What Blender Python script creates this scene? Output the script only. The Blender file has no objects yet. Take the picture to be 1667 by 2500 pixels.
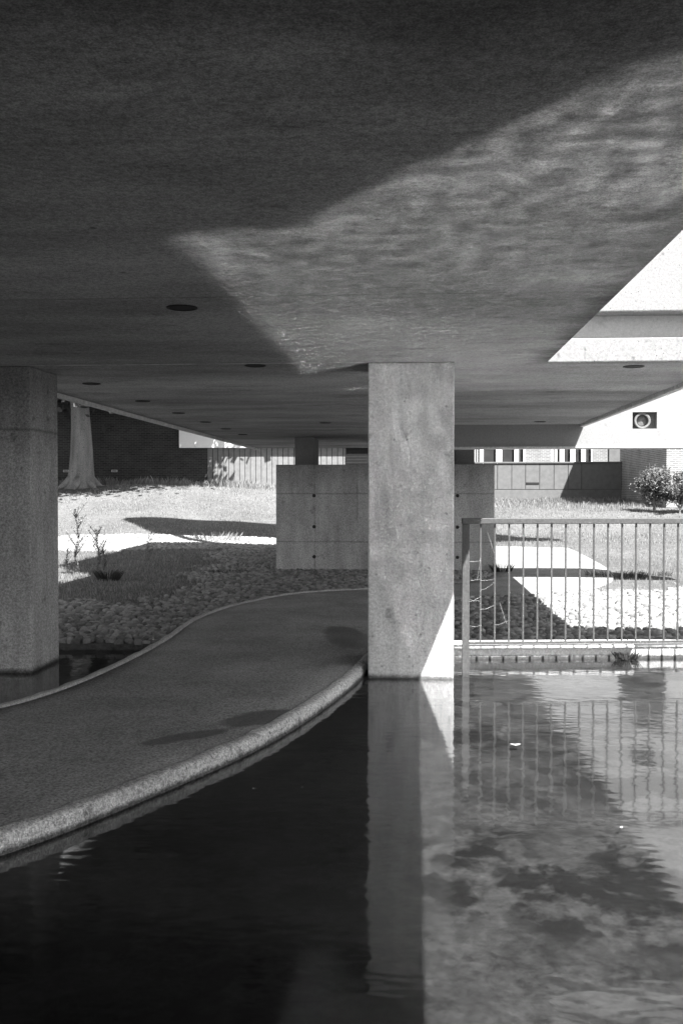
import bpy, math, random
import numpy as np
from mathutils import Vector

random.seed(7)
rng = np.random.default_rng(7)
scene = bpy.context.scene
COL = scene.collection

# ------------------------------------------------------------------ camera
cam_data = bpy.data.cameras.new("camera")
cam_data.sensor_fit = 'VERTICAL'
cam_data.sensor_height = 36.0
cam_data.lens = 36.0 * 2400 / 2500
cam_data.clip_start = 0.05
cam_data.clip_end = 600
cam = bpy.data.objects.new("camera", cam_data)
COL.objects.link(cam)
cam.location = (0, 0, 1.6)
cam.rotation_euler = (math.radians(90) - 0.02083, 0, 0.07341)
scene.camera = cam

# ------------------------------------------------------------------ light
SUN_DIR = Vector((-0.397, 0.53, -1.0)).normalized()          # the way the light travels
sun_data = bpy.data.lights.new("sun", 'SUN')
sun_data.energy = 4.6
sun_data.angle = math.radians(0.5)
sun_data.color = (1.0, 0.995, 0.985)
sun = bpy.data.objects.new("sun", sun_data)
sun.rotation_euler = SUN_DIR.to_track_quat('-Z', 'Y').to_euler()
sun.location = (8, -10, 25)
COL.objects.link(sun)

world = bpy.data.worlds.new("World")
scene.world = world
world.use_nodes = True
wn, wl = world.node_tree.nodes, world.node_tree.links
wn.clear()
sky = wn.new('ShaderNodeTexSky')
sky.sky_type = 'NISHITA'
sky.sun_disc = False
sky.sun_elevation = math.asin(-SUN_DIR.z)
sky.sun_rotation = math.atan2(-SUN_DIR.x, -SUN_DIR.y)
bw = wn.new('ShaderNodeRGBToBW')                              # black and white film
bg = wn.new('ShaderNodeBackground')
bg.inputs['Strength'].default_value = 0.062
wo = wn.new('ShaderNodeOutputWorld')
wl.new(sky.outputs[0], bw.inputs[0]); wl.new(bw.outputs[0], bg.inputs[0]); wl.new(bg.outputs[0], wo.inputs[0])

scene.view_settings.view_transform = 'Standard'
scene.view_settings.look = 'None'
scene.view_settings.exposure = 2.45
scene.view_settings.gamma = 1.0
scene.cycles.use_denoising = True
scene.cycles.use_guiding = True
scene.cycles.use_surface_guiding = True
scene.cycles.guiding_training_samples = 128
scene.cycles.caustics_reflective = True
scene.cycles.blur_glossy = 0.0
scene.cycles.sample_clamp_indirect = 40.0
scene.cycles.max_bounces = 8
scene.cycles.diffuse_bounces = 5
scene.cycles.transparent_max_bounces = 12

# ------------------------------------------------------------------ helpers: meshes
class MB:
    """collects shapes, then links them as ONE mesh object"""
    def __init__(self):
        self.v = []; self.f = []; self.m = []; self.mi = 0
    def add(self, vs, fs):
        o = len(self.v)
        self.v += [tuple(p) for p in vs]
        self.f += [tuple(i + o for i in f) for f in fs]
        self.m += [self.mi] * len(fs)
        return self
    def box(self, x0, x1, y0, y1, z0, z1):
        v = [(x0, y0, z0), (x1, y0, z0), (x1, y1, z0), (x0, y1, z0), (x0, y0, z1), (x1, y0, z1), (x1, y1, z1), (x0, y1, z1)]
        return self.add(v, [(3, 2, 1, 0), (4, 5, 6, 7), (0, 1, 5, 4), (1, 2, 6, 5), (2, 3, 7, 6), (3, 0, 4, 7)])
    def prism(self, poly, z0, z1):
        n = len(poly)
        v = [(x, y, z0) for x, y in poly] + [(x, y, z1) for x, y in poly]
        f = [tuple(range(n - 1, -1, -1)), tuple(range(n, 2 * n))] + [(i, (i + 1) % n, n + (i + 1) % n, n + i) for i in range(n)]
        return self.add(v, f)
    def tube(self, pts, rads, n=8, cap=True):
        pts = [Vector(p) for p in pts]
        vs = []; fs = []
        for i, p in enumerate(pts):
            t = (pts[min(i + 1, len(pts) - 1)] - pts[max(i - 1, 0)]).normalized()
            a = t.cross(Vector((0, 1, 0.13))).normalized(); b = t.cross(a)
            for k in range(n):
                an = 2 * math.pi * k / n
                vs.append(p + (a * math.cos(an) + b * math.sin(an)) * rads[i])
        for i in range(len(pts) - 1):
            for k in range(n):
                fs.append((i * n + k, i * n + (k + 1) % n, (i + 1) * n + (k + 1) % n, (i + 1) * n + k))
        if cap:
            fs.append(tuple(range(n - 1, -1, -1))); fs.append(tuple((len(pts) - 1) * n + k for k in range(n)))
        return self.add(vs, fs)
    def lathe(self, c, axis, prof, n=32):
        """prof: list of (radius, offset along axis); axis 'y' or 'z'"""
        vs = []; fs = []
        for r, h in prof:
            for k in range(n):
                a = 2 * math.pi * k / n
                if axis == 'z': vs.append((c[0] + r * math.cos(a), c[1] + r * math.sin(a), c[2] + h))
                else: vs.append((c[0] + r * math.cos(a), c[1] + h, c[2] + r * math.sin(a)))
        for i in range(len(prof) - 1):
            for k in range(n):
                fs.append((i * n + k, i * n + (k + 1) % n, (i + 1) * n + (k + 1) % n, (i + 1) * n + k))
        return self.add(vs, fs)
    def disc(self, c, axis, r, n=32):
        vs = []
        for k in range(n):
            a = 2 * math.pi * k / n
            vs.append((c[0] + r * math.cos(a), c[1] + r * math.sin(a), c[2]) if axis == 'z' else (c[0] + r * math.cos(a), c[1], c[2] + r * math.sin(a)))
        return self.add(vs, [tuple(range(n))])
    def build(self, name, mats, parent=None, bevel=0.0, smooth=False, base=(0, 0, 0)):
        me = bpy.data.meshes.new(name)
        b = Vector(base)
        me.from_pydata([tuple(Vector(p) - b) for p in self.v], [], self.f)
        return finish(name, me, mats, parent, bevel, smooth, base, self.m)

def finish(name, me, mats, parent=None, bevel=0.0, smooth=False, base=(0, 0, 0), mi=None):
    for m in (mats if isinstance(mats, (list, tuple)) else [mats]):
        me.materials.append(m)
    if mi is not None and max(mi, default=0) > 0:
        me.polygons.foreach_set('material_index', mi)
    if smooth:
        me.polygons.foreach_set('use_smooth', [True] * len(me.polygons))
    me.update()
    o = bpy.data.objects.new(name, me)
    COL.objects.link(o)
    if parent is not None:
        o.parent = parent
        w = Vector(parent.location)
        if parent.parent is not None: w = w + parent.parent.location
        o.location = Vector(base) - w
    else:
        o.location = base
    if bevel:
        bv = o.modifiers.new('bevel', 'BEVEL'); bv.width = bevel; bv.segments = 2; bv.limit_method = 'ANGLE'
    return o

def raw(name, V, F, mats, parent=None, mi=None, smooth=False, base=(0, 0, 0)):
    """numpy vertices and equal-sided faces -> one object"""
    V = np.asarray(V, dtype=np.float32) - np.asarray(base, dtype=np.float32)
    F = np.asarray(F, dtype=np.int32)
    me = bpy.data.meshes.new(name)
    n, k = F.shape
    me.vertices.add(len(V)); me.vertices.foreach_set('co', V.ravel())
    me.loops.add(n * k); me.loops.foreach_set('vertex_index', F.ravel())
    me.polygons.add(n)
    me.polygons.foreach_set('loop_start', np.arange(0, n * k, k, dtype=np.int32))
    me.polygons.foreach_set('loop_total', np.full(n, k, dtype=np.int32))
    me.update(calc_edges=True)
    return finish(name, me, mats, parent, 0, smooth, base, None if mi is None else list(mi))

def empty(name, loc):
    o = bpy.data.objects.new(name, None)
    o.empty_display_size = 0.2
    COL.objects.link(o); o.location = loc
    return o

def tag(o, label, cat, group=None):
    o['label'] = label; o['category'] = cat
    if group: o['group'] = group
    return o

def setting(o, kind='structure'):
    o['kind'] = kind
    return o

# ------------------------------------------------------------------ helpers: materials
class NT:
    def __init__(self, name):
        self.mat = bpy.data.materials.new(name); self.mat.use_nodes = True
        self.n = self.mat.node_tree.nodes; self.l = self.mat.node_tree.links
        self.n.clear()
        self.out = self.n.new('ShaderNodeOutputMaterial')
        g = self.n.new('ShaderNodeNewGeometry'); self.geo = g
        self.pos = g.outputs['Position']
    def put(self, sock, val):
        if hasattr(val, 'is_linked') or isinstance(val, bpy.types.NodeSocket): self.l.new(val, sock)
        else: sock.default_value = val
    def math(self, op, a, b=0.0, c=None, clamp=False):
        n = self.n.new('ShaderNodeMath'); n.operation = op; n.use_clamp = clamp
        self.put(n.inputs[0], a); self.put(n.inputs[1], b)
        if c is not None: self.put(n.inputs[2], c)
        return n.outputs[0]
    def scaled(self, sc, off=(0, 0, 0), rot=(0, 0, 0), vec=None):
        m = self.n.new('ShaderNodeMapping'); m.inputs['Scale'].default_value = sc; m.inputs['Location'].default_value = off
        m.inputs['Rotation'].default_value = rot
        self.l.new(vec or self.pos, m.inputs['Vector']); return m.outputs[0]
    def noise(self, scale, detail=4, rough=0.55, vec=None, dist=0.0):
        n = self.n.new('ShaderNodeTexNoise'); n.inputs['Scale'].default_value = scale; n.inputs['Detail'].default_value = detail
        n.inputs['Roughness'].default_value = rough; n.inputs['Distortion'].default_value = dist
        self.l.new(vec or self.pos, n.inputs['Vector']); return n.outputs['Fac']
    def voro(self, scale, vec=None, feature='F1', out='Distance'):
        n = self.n.new('ShaderNodeTexVoronoi'); n.feature = feature; n.inputs['Scale'].default_value = scale
        self.l.new(vec or self.pos, n.inputs['Vector']); return n.outputs[out]
    def rng(self, v, a, b, c, d):
        n = self.n.new('ShaderNodeMapRange'); n.clamp = True
        self.put(n.inputs['Value'], v)
        for k, x in (('From Min', a), ('From Max', b), ('To Min', c), ('To Max', d)): self.put(n.inputs[k], x)
        return n.outputs[0]
    def mul(self, *a):
        r = a[0]
        for x in a[1:]: r = self.math('MULTIPLY', r, x)
        return r
    def xyz(self):
        s = self.n.new('ShaderNodeSeparateXYZ'); self.l.new(self.pos, s.inputs[0]); return s.outputs
    def bump(self, h, strength=0.5, dist=0.01, normal=None):
        b = self.n.new('ShaderNodeBump'); b.inputs['Strength'].default_value = strength; b.inputs['Distance'].default_value = dist
        self.l.new(h, b.inputs['Height'])
        if normal is not None: self.l.new(normal, b.inputs['Normal'])
        return b.outputs[0]
    def surf(self, col, rough=0.9, normal=None, spec=0.3, metal=0.0):
        p = self.n.new('ShaderNodeBsdfPrincipled')
        if isinstance(col, float): p.inputs['Base Color'].default_value = (col, col, col, 1)
        else: self.l.new(col, p.inputs['Base Color'])
        self.put(p.inputs['Roughness'], rough)
        p.inputs['Specular IOR Level'].default_value = spec
        p.inputs['Metallic'].default_value = metal
        if normal is not None: self.l.new(normal, p.inputs['Normal'])
        self.l.new(p.outputs[0], self.out.inputs['Surface'])
        return self.mat

def concrete(name, base, large=0.25, speck=0.35, pits=0.35, bump=0.5, extra=None, stretch=(1, 1, 1), pitscale=14):
    t = NT(name)
    v = t.scaled(stretch)
    a = t.rng(t.noise(0.9, 5, 0.6, v), 0.3, 0.7, 1 - large, 1 + large)
    b = t.mul(t.rng(t.noise(48, 4, 0.85), 0.36, 0.64, 1 - speck, 1 + speck), t.rng(t.noise(130, 2, 0.8), 0.38, 0.62, 1 - speck * 0.6, 1 + speck * 0.6))
    w = t.voro(pitscale, t.scaled((1, 1, 1), (3.3, 1.7, 0.4)))
    hole = t.rng(w, 0.06, 0.13, 1 - pits, 1.0)
    dots = t.rng(t.noise(7, 3, 0.6), 0.62, 0.74, 1.0, 1 - pits)
    c = t.mul(a, b, hole, dots, base)
    if extra: c = extra(t, c)
    h = t.math('ADD', t.mul(t.noise(30, 5, 0.7), 0.6), t.mul(hole, 0.6))
    return t.surf(c, 0.92, t.bump(h, bump, 0.012), 0.2)

def soffit_extra(t, c):
    x, y, z = t.xyz()
    # grime spreading in from the drip edge at x = 1.13, long pour stains, pale leached line on the cold joint
    n = t.noise(1.0, 6, 0.7, t.scaled((1.5, 7, 1)))
    edge = t.rng(t.math('ADD', x, t.mul(n, 0.5)), 1.22, 1.46, 1.0, 0.10)
    far = t.rng(y, 8.2, 8.7, 0.0, 1.0)
    edge = t.math('MAXIMUM', edge, far)
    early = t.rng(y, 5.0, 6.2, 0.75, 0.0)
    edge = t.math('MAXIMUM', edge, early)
    pour = t.rng(t.noise(0.6, 7, 0.68, t.scaled((0.55, 1.5, 1), (2, 0.2, 0))), 0.36, 0.66, 0.62, 1.22)
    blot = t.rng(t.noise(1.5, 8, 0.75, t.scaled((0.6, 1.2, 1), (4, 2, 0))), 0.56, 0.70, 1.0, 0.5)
    dy = t.math('ABSOLUTE', t.math('SUBTRACT', y, t.math('ADD', 8.40, t.mul(t.math('SUBTRACT', t.noise(2.0), 0.5), 0.03))))
    line = t.mul(t.rng(dy, 0.012, 0.03, 1.0, 0.0), t.rng(t.noise(5, 4, 0.7), 0.42, 0.6, 0.2, 1.0), t.rng(x, -0.45, -0.4, 1.0, 0.0))
    j = None
    for yy, dark in ((3.06, 0.9), (5.52, 0.72), (12.95, 0.6), (19.9, 0.6)):
        d = t.math('ABSOLUTE', t.math('SUBTRACT', y, t.math('ADD', yy, t.mul(t.math('SUBTRACT', t.noise(1.4), 0.5), 0.05))))
        k = t.rng(d, 0.004, 0.022, dark, 1.0)
        j = k if j is None else t.mul(j, k)
    darken = t.rng(t.math('ADD', y, t.mul(t.math('SUBTRACT', t.noise(1.1, 7, 0.7), 0.5), 0.9)), 2.25, 2.62, 0.55, 1.0)  # darker towards the near end, with a ragged edge
    drip = t.rng(t.noise(2.4, 8, 0.8, t.scaled((0.5, 1.6, 1), (7, 3, 0))), 0.63, 0.70, 1.0, 0.45)
    c = t.mul(c, edge, pour, blot, j, darken, drip)
    return t.math('ADD', c, t.mul(line, 0.35))

M = {}
def make_materials():
    M['soffit'] = None
    # soffit: board-marked concrete with a low streaky relief
    t = NT('soffit_concrete')
    a = t.rng(t.noise(0.9, 5, 0.6, t.scaled((0.6, 1.3, 1))), 0.3, 0.7, 0.86, 1.12)
    b = t.mul(t.rng(t.noise(48, 4, 0.85), 0.38, 0.62, 0.66, 1.34), t.rng(t.noise(150, 2, 0.8), 0.38, 0.62, 0.72, 1.28))
    hole = t.rng(t.voro(2.2, t.scaled((1, 1.4, 1), (0.3, 0.2, 0))), 0.02, 0.045, 0.35, 1.0)
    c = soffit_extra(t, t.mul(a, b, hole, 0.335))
    h = t.math('ADD', t.noise(10.0, 2.0, 0.5, t.scaled((0.85, 1.25, 1))), t.mul(t.noise(45, 4, 0.75), 0.16))
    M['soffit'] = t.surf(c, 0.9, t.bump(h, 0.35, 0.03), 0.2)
    def darken(t, c):  # damp foot at the waterline, streaks down the faces
        x, y, z = t.xyz()
        foot = t.rng(t.math('ADD', z, t.mul(t.math('SUBTRACT', t.noise(9, 5, 0.7), 0.5), 0.06)), 0.012, 0.05, 0.22, 1.0)
        run = t.rng(t.noise(2.2, 5, 0.65, t.scaled((3.2, 3.2, 0.5))), 0.36, 0.7, 1.12, 0.78)
        return t.mul(c, foot, run)
    M['column'] = concrete('column_concrete', 0.51, 0.16, 0.26, 0.4, 0.5, darken, pitscale=9)
    def damp_lift(t, c):
        x, y, z = t.xyz()
        lift = t.rng(t.math('ABSOLUTE', t.math('SUBTRACT', z, t.math('ADD', 2.13, t.mul(t.noise(3), 0.03)))), 0.0, 0.022, 0.55, 1.0)
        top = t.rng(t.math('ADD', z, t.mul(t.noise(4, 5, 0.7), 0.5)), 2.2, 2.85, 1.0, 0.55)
        return t.mul(darken(t, c), lift, top)
    M['column_rough'] = concrete('exposed_aggregate_column', 0.29, 0.18, 0.42, 0.5, 0.9, damp_lift, pitscale=24)
    M['facade'] = concrete('facade_concrete', 0.205, 0.05, 0.2, 0.75, 0.3, pitscale=22)
    M['recess'] = concrete('brightened_recess', 0.46, 0.06, 0.12, 0.2, 0.2)  # facade concrete, paler here: brightness of the shaded gap put into the colour
    M['wall'] = concrete('wing_concrete', 0.225, 0.06, 0.12, 0.15, 0.3)
    def blockx(t, c):
        x, y, z = t.xyz()
        j = None
        for zz in (1.55, 0.62):
            d = t.math('ABSOLUTE', t.math('SUBTRACT', z, t.math('ADD', zz, t.mul(t.noise(4), 0.02))))
            k = t.rng(d, 0.0, 0.022, 0.62, 1.0); j = k if j is None else t.mul(j, k)
        for xx in (-1.92, -1.10, 0.75):
            d = t.math('ABSOLUTE', t.math('SUBTRACT', x, t.math('ADD', xx, t.mul(t.noise(3), 0.03))))
            k = t.rng(d, 0.0, 0.022, t.rng(t.noise(2.5), 0.4, 0.6, 0.6, 0.95), 1.0); j = t.mul(j, k)
        run = t.rng(t.noise(1.3, 5, 0.65, t.scaled((2.5, 2.5, 0.5))), 0.36, 0.7, 1.12, 0.72)
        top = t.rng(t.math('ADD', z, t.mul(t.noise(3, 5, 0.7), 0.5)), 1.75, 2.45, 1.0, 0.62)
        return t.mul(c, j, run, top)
    M['block'] = concrete('abutment_concrete', 0.36, 0.15, 0.42, 0.35, 0.5, blockx)
    M['pier'] = concrete('dark_pier_concrete', 0.20, 0.1, 0.2, 0.2, 0.3)
    M['kerb'] = concrete('kerb_concrete', 0.38, 0.25, 0.55, 0.5, 1.0, lambda t, c: t.mul(c, t.rng(t.math('ADD', t.xyz()[2], t.mul(t.math('SUBTRACT', t.noise(16, 5, 0.75), 0.5), 0.05)), 0.012, 0.035, 0.18, 1.0)))
    M['coping'] = concrete('coping_concrete', 0.5, 0.1, 0.3, 0.3, 0.6, lambda t, c: t.mul(c, t.rng(t.math('ADD', t.xyz()[2], t.mul(t.math('SUBTRACT', t.noise(14, 5, 0.75), 0.5), 0.06)), 0.02, 0.045, 0.12, 1.0)))
    M['edging'] = concrete('edging_concrete', 0.33, 0.2, 0.4, 0.3, 0.6)
    # path: tarmac with fine stone, old wet patches
    t = NT('path_tarmac')
    x, y, z = t.xyz()
    a = t.rng(t.noise(1.2, 5, 0.65), 0.3, 0.7, 0.72, 1.25)
    b = t.rng(t.noise(60, 4, 0.85), 0.35, 0.65, 0.3, 1.75)
    wet = None
    for (cx, cy, rx, ry, an) in ((-1.42, 5.93, 0.30, 0.085, 0.75), (-1.02, 6.50, 0.30, 0.16, 0.95), (-2.35, 4.95, 0.2, 0.10, 0.5), (-0.70, 10.2, 0.22, 0.8, 0.2)):
        u = t.math('ADD', t.mul(t.math('SUBTRACT', x, cx), math.cos(an)), t.mul(t.math('SUBTRACT', y, cy), math.sin(an)))
        w = t.math('SUBTRACT', t.mul(t.math('SUBTRACT', y, cy), math.cos(an)), t.mul(t.math('SUBTRACT', x, cx), math.sin(an)))
        d = t.math('ADD', t.math('POWER', t.mul(u, 1 / rx), 2.0), t.math('POWER', t.mul(w, 1 / ry), 2.0))
        d = t.math('ADD', d, t.mul(t.math('SUBTRACT', t.noise(4.5, 5, 0.65), 0.5), 2.2))
        k = t.rng(d, 0.8, 1.2, 0.28 if cy < 9 else 0.55, 1.0)
        wet = k if wet is None else t.mul(wet, k)
    c = t.mul(a, b, wet, 0.21)
    M['path'] = t.surf(c, t.rng(wet, 0.4, 1.0, 0.45, 0.92), t.bump(t.noise(90, 4, 0.8), 0.6, 0.008), 0.3)
    # ground: rough turf
    t = NT('turf')
    a = t.rng(t.noise(0.35, 6, 0.65), 0.3, 0.7, 0.75, 1.2)
    b = t.rng(t.noise(9, 6, 0.8, t.scaled((1, 0.6, 1))), 0.3, 0.7, 0.6, 1.4)
    M['turf'] = t.surf(t.mul(a, b, 0.115), 0.95, t.bump(t.noise(14, 5, 0.8), 1.0, 0.06), 0.1)
    t = NT('grass_blades')
    info = t.n.new('ShaderNodeNewGeometry')
    r = t.rng(info.outputs['Random Per Island'], 0, 1, 0.13, 0.33)
    p = t.n.new('ShaderNodeBsdfDiffuse'); t.l.new(t.mul(r, 1.0), p.inputs[0])
    q = t.n.new('ShaderNodeBsdfTranslucent'); t.l.new(t.mul(r, 1.0), q.inputs[0])
    mx = t.n.new('ShaderNodeMixShader'); mx.inputs[0].default_value = 0.35
    t.l.new(p.outputs[0], mx.inputs[1]); t.l.new(q.outputs[0], mx.inputs[2]); t.l.new(mx.outputs[0], t.out.inputs[0])
    M['grass'] = t.mat
    for nm, lo, hi in (('leaf', 0.05, 0.11), ('bush_leaf', 0.09, 0.2), ('weed_leaf', 0.10, 0.36), ('dark_tuft', 0.03, 0.09)):
        t = NT(nm)
        r = t.rng(t.geo.outputs['Random Per Island'], 0, 1, lo, hi)
        p = t.n.new('ShaderNodeBsdfDiffuse'); t.l.new(r, p.inputs[0])
        q = t.n.new('ShaderNodeBsdfTranslucent'); t.l.new(r, q.inputs[0])
        mx = t.n.new('ShaderNodeMixShader'); mx.inputs[0].default_value = 0.25
        t.l.new(p.outputs[0], mx.inputs[1]); t.l.new(q.outputs[0], mx.inputs[2]); t.l.new(mx.outputs[0], t.out.inputs[0])
        M[nm] = t.mat
    # cobbles
    t = NT('cobble_stone')
    r = t.rng(t.geo.outputs['Random Per Island'], 0, 1, 0.5, 1.45)
    c = t.mul(r, t.rng(t.noise(30, 4, 0.7), 0.3, 0.7, 0.8, 1.2), 0.195)
    M['cobble'] = t.surf(c, 0.85, t.bump(t.noise(50, 3, 0.7), 0.4, 0.005), 0.3)
    t = NT('cobble_mortar')
    M['mortar'] = t.surf(t.mul(t.rng(t.noise(20, 5, 0.7), 0.3, 0.7, 0.6, 1.4), 0.05), 0.95, t.bump(t.noise(40, 4, 0.7), 0.6, 0.01), 0.1)
    # pool floor: silt and algae
    t = NT('pool_silt')
    w = t.scaled((1, 0.8, 1), (1.5, 0.4, 0))
    a = t.rng(t.noise(2.6, 9, 0.66, w, 0.25), 0.46, 0.53, 1.25, 0.10)
    a2 = t.rng(t.noise(0.9, 5, 0.6, t.scaled((1, 1, 1), (5, 2, 0))), 0.42, 0.58, 0.0, 1.0)
    a = t.math('ADD', t.mul(a, a2), t.mul(t.math('SUBTRACT', 1.0, a2), t.rng(t.noise(5, 8, 0.7), 0.42, 0.6, 1.15, 0.6)))
    b = t.rng(t.noise(16, 6, 0.85), 0.38, 0.62, 0.5, 1.5)
    st = t.rng(t.voro(1.1, t.scaled((1, 1, 1), (0.2, 0.6, 0))), 0.05, 0.07, 1.7, 1.0)
    c = t.mul(a, b, st, 0.031)
    M['silt'] = t.surf(c, 0.9, None, 0.2)
    # water
    t = NT('pool_water')
    fr = t.n.new('ShaderNodeFresnel'); fr.inputs['IOR'].default_value = 1.66
    h = t.math('ADD', t.mul(t.noise(1.4, 1.5, 0.4, t.scaled((0.8, 1.3, 1))), 0.9), t.mul(t.noise(10.5, 1.0, 0.4, t.scaled((0.8, 1.3, 1), (3, 1, 0))), 0.5))
    patch = t.rng(t.noise(0.5, 2, 0.5, t.scaled((1, 1, 1), (0.7, 2.0, 0))), 0.42, 0.66, 0.9, 1.3)
    nb = t.bump(t.mul(h, patch), 1.0, WATER_BUMP)
    t.l.new(nb, fr.inputs['Normal'])
    gm = t.n.new('ShaderNodeBsdfGlossy'); gm.distribution = 'GGX'; gm.inputs['Roughness'].default_value = WATER_ROUGH
    gm.inputs['Color'].default_value = (1, 1, 1, 1); t.l.new(nb, gm.inputs['Normal'])
    tr = t.n.new('ShaderNodeBsdfTransparent'); tr.inputs['Color'].default_value = (0.80, 0.80, 0.80, 1)
    mx = t.n.new('ShaderNodeMixShader')
    t.l.new(fr.outputs[0], mx.inputs[0]); t.l.new(tr.outputs[0], mx.inputs[1]); t.l.new(gm.outputs[0], mx.inputs[2])
    t.l.new(mx.outputs[0], t.out.inputs[0])
    M['water'] = t.mat
    # brick
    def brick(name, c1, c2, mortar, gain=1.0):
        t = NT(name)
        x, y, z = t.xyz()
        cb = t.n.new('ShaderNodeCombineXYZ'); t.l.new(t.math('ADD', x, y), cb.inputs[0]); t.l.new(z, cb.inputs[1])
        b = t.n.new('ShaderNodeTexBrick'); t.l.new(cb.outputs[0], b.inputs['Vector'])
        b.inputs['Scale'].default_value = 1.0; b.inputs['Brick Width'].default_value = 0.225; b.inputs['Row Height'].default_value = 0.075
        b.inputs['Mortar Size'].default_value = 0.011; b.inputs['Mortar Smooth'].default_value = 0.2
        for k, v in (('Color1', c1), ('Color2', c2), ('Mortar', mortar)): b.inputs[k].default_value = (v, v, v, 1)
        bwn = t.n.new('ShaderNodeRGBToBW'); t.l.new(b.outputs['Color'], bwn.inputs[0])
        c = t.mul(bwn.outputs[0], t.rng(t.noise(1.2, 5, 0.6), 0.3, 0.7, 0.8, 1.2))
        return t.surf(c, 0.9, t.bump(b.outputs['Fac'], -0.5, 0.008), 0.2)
    M['brick'] = brick('brown_brick', 0.14, 0.20, 0.36)
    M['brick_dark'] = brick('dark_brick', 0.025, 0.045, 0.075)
    M['brick_pale'] = brick('pale_brick', 0.13, 0.18, 0.30)
    def flat(name, v, rough=0.7, var=0.1, sc=20, spec=0.3, metal=0.0):
        t = NT(name)
        return t.surf(t.mul(t.rng(t.noise(sc, 4, 0.6), 0.3, 0.7, 1 - var, 1 + var), v), rough, None, spec, metal)
    M['white'] = flat('white_paint', 0.78, 0.6, 0.05)
    M['dark'] = flat('dark_recess', 0.02, 0.8)
    M['lamp_glass'] = flat('dull_lamp_glass', 0.004, 0.7)
    M['trim'] = flat('dark_metal_trim', 0.015, 0.7)
    M['steel'] = flat('galvanised_steel', 0.055, 0.6, 0.35, 60, 0.4)
    M['zinc'] = flat('vent_metal', 0.14, 0.5, 0.2, 30, 0.5)
    M['pane'] = flat('window_pane', 0.03, 0.5, 0.2, 2, 0.1)
    M['curtain'] = flat('curtain', 0.3, 0.9)
    M['boards'] = flat('pale_timber_boards', 0.16, 0.8, 0.15, 6)
    M['slats'] = flat('black_timber_slats', 0.008, 0.8, 0.3, 8)
    M['panel'] = flat('panel_concrete', 0.12, 0.9, 0.14, 5)
    M['joint'] = flat('panel_joint', 0.08, 0.9)
    M['bark'] = concrete('smooth_bark', 0.17, 0.35, 0.5, 0.4, 1.0, None, (3.5, 3.5, 0.5))
    M['web'] = flat('spider_silk', 0.7, 0.8)
    M['petal'] = flat('pale_leaf', 0.22, 0.7)

WATER_ROUGH = 0.064
WATER_BUMP = 0.0025
make_materials()

# ------------------------------------------------------------------ terrain
PL = np.array([(-60, -30), (-9, 1.2), (-7, 2.7), (-5.6, 3.9), (-4.4, 4.9), (-3.55, 5.7), (-2.95, 6.6), (-2.70, 7.4), (-2.58, 8.6), (-2.55, 9.9), (-2.60, 11.3), (-2.50, 12.4), (-2.29, 13.26), (-1.87, 14.3), (-1.31, 14.88), (-0.71, 15.2), (0.1, 15.65), (0.8, 16.4), (1.3, 17.5), (1.6, 19.5), (1.75, 23), (1.8, 26.5)], float)
PR = np.array([(-57, -36), (-7, -2.0), (-5.2, 0.6), (-4.0, 1.9), (-3.0, 2.85), (-2.35, 3.55), (-1.82, 4.19), (-1.45, 4.90), (-1.02, 5.91), (-0.75, 6.85), (-0.53, 7.95), (-0.43, 8.70), (-0.33, 9.5), (-0.12, 10.7), (0.12, 11.9), (0.35, 13.0), (0.83, 14.2), (1.43, 14.5), (2.2, 15.0), (3.1, 16.3), (3.7, 18.5), (4.0, 22.5), (4.1, 26.5)], float)

def smooth_curve(P, n):
    s = np.linspace(0, len(P) - 1, n)
    out = []
    for q in s:
        i = min(int(q), len(P) - 2); u = q - i
        p0, p1, p2, p3 = P[max(i - 1, 0)], P[i], P[i + 1], P[min(i + 2, len(P) - 1)]
        out.append(0.5 * ((2 * p1) + (p2 - p0) * u + (2 * p0 - 5 * p1 + 4 * p2 - p3) * u * u + (3 * p1 - p0 - 3 * p2 + p3) * u ** 3))
    return np.array(out)
CL = smooth_curve(PL[1:], 150)
CR = smooth_curve(PR[1:], 150)
PATH_POLY = np.vstack([CL, CR[::-1]])

def in_poly(x, y, poly):
    x = np.asarray(x, float); y = np.asarray(y, float)
    inside = np.zeros(x.shape, bool)
    px, py = poly[:, 0], poly[:, 1]
    j = len(poly) - 1
    for i in range(len(poly)):
        c = ((py[i] > y) != (py[j] > y)) & (x < (px[j] - px[i]) * (y - py[i]) / (py[j] - py[i] + 1e-12) + px[i])
        inside ^= c; j = i
    return inside

YL = np.array([-100, 9, 13, 16, 20, 24, 27, 29, 32.3, 36, 38.1, 41, 48, 70, 300])
ZL = np.array([.05, .05, .05, .06, .07, .09, .14, .26, .72, 1.48, 1.80, 1.85, 1.95, 2.1, 2.6])
ZR = np.array([.05, .05, .05, .05, .05, .06,   .10, .14, .24, .90, .98, 1.05, 1.15, 1.7, 2.2])
def rise(x, y):
    x = np.asarray(x, float); y = np.asarray(y, float)
    a = np.interp(y, YL, ZL); b = np.interp(y, YL, ZR)
    w = np.clip((x + 9.0) / 11.0, 0, 1); w = w * w * (3 - 2 * w)
    z = a * (1 - w) + b * w
    k = np.clip((y - 20) / 12, 0, 1)
    return z + k * (0.03 * np.sin(x * 0.9 + y * 0.3) + 0.02 * np.sin(x * 2.3 - y * 1.1))

def pool_edge(x):
    x = np.asarray(x, float)
    r = 9.66 + 0.107 * (x - 0.45)
    l = 9.72 + 0.06 * np.sin(x * 2.1) + 0.04 * np.sin(x * 5.3)
    w = np.clip((x + 1.5) / 1.0, 0, 1)
    return l * (1 - w) + r * w

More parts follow.
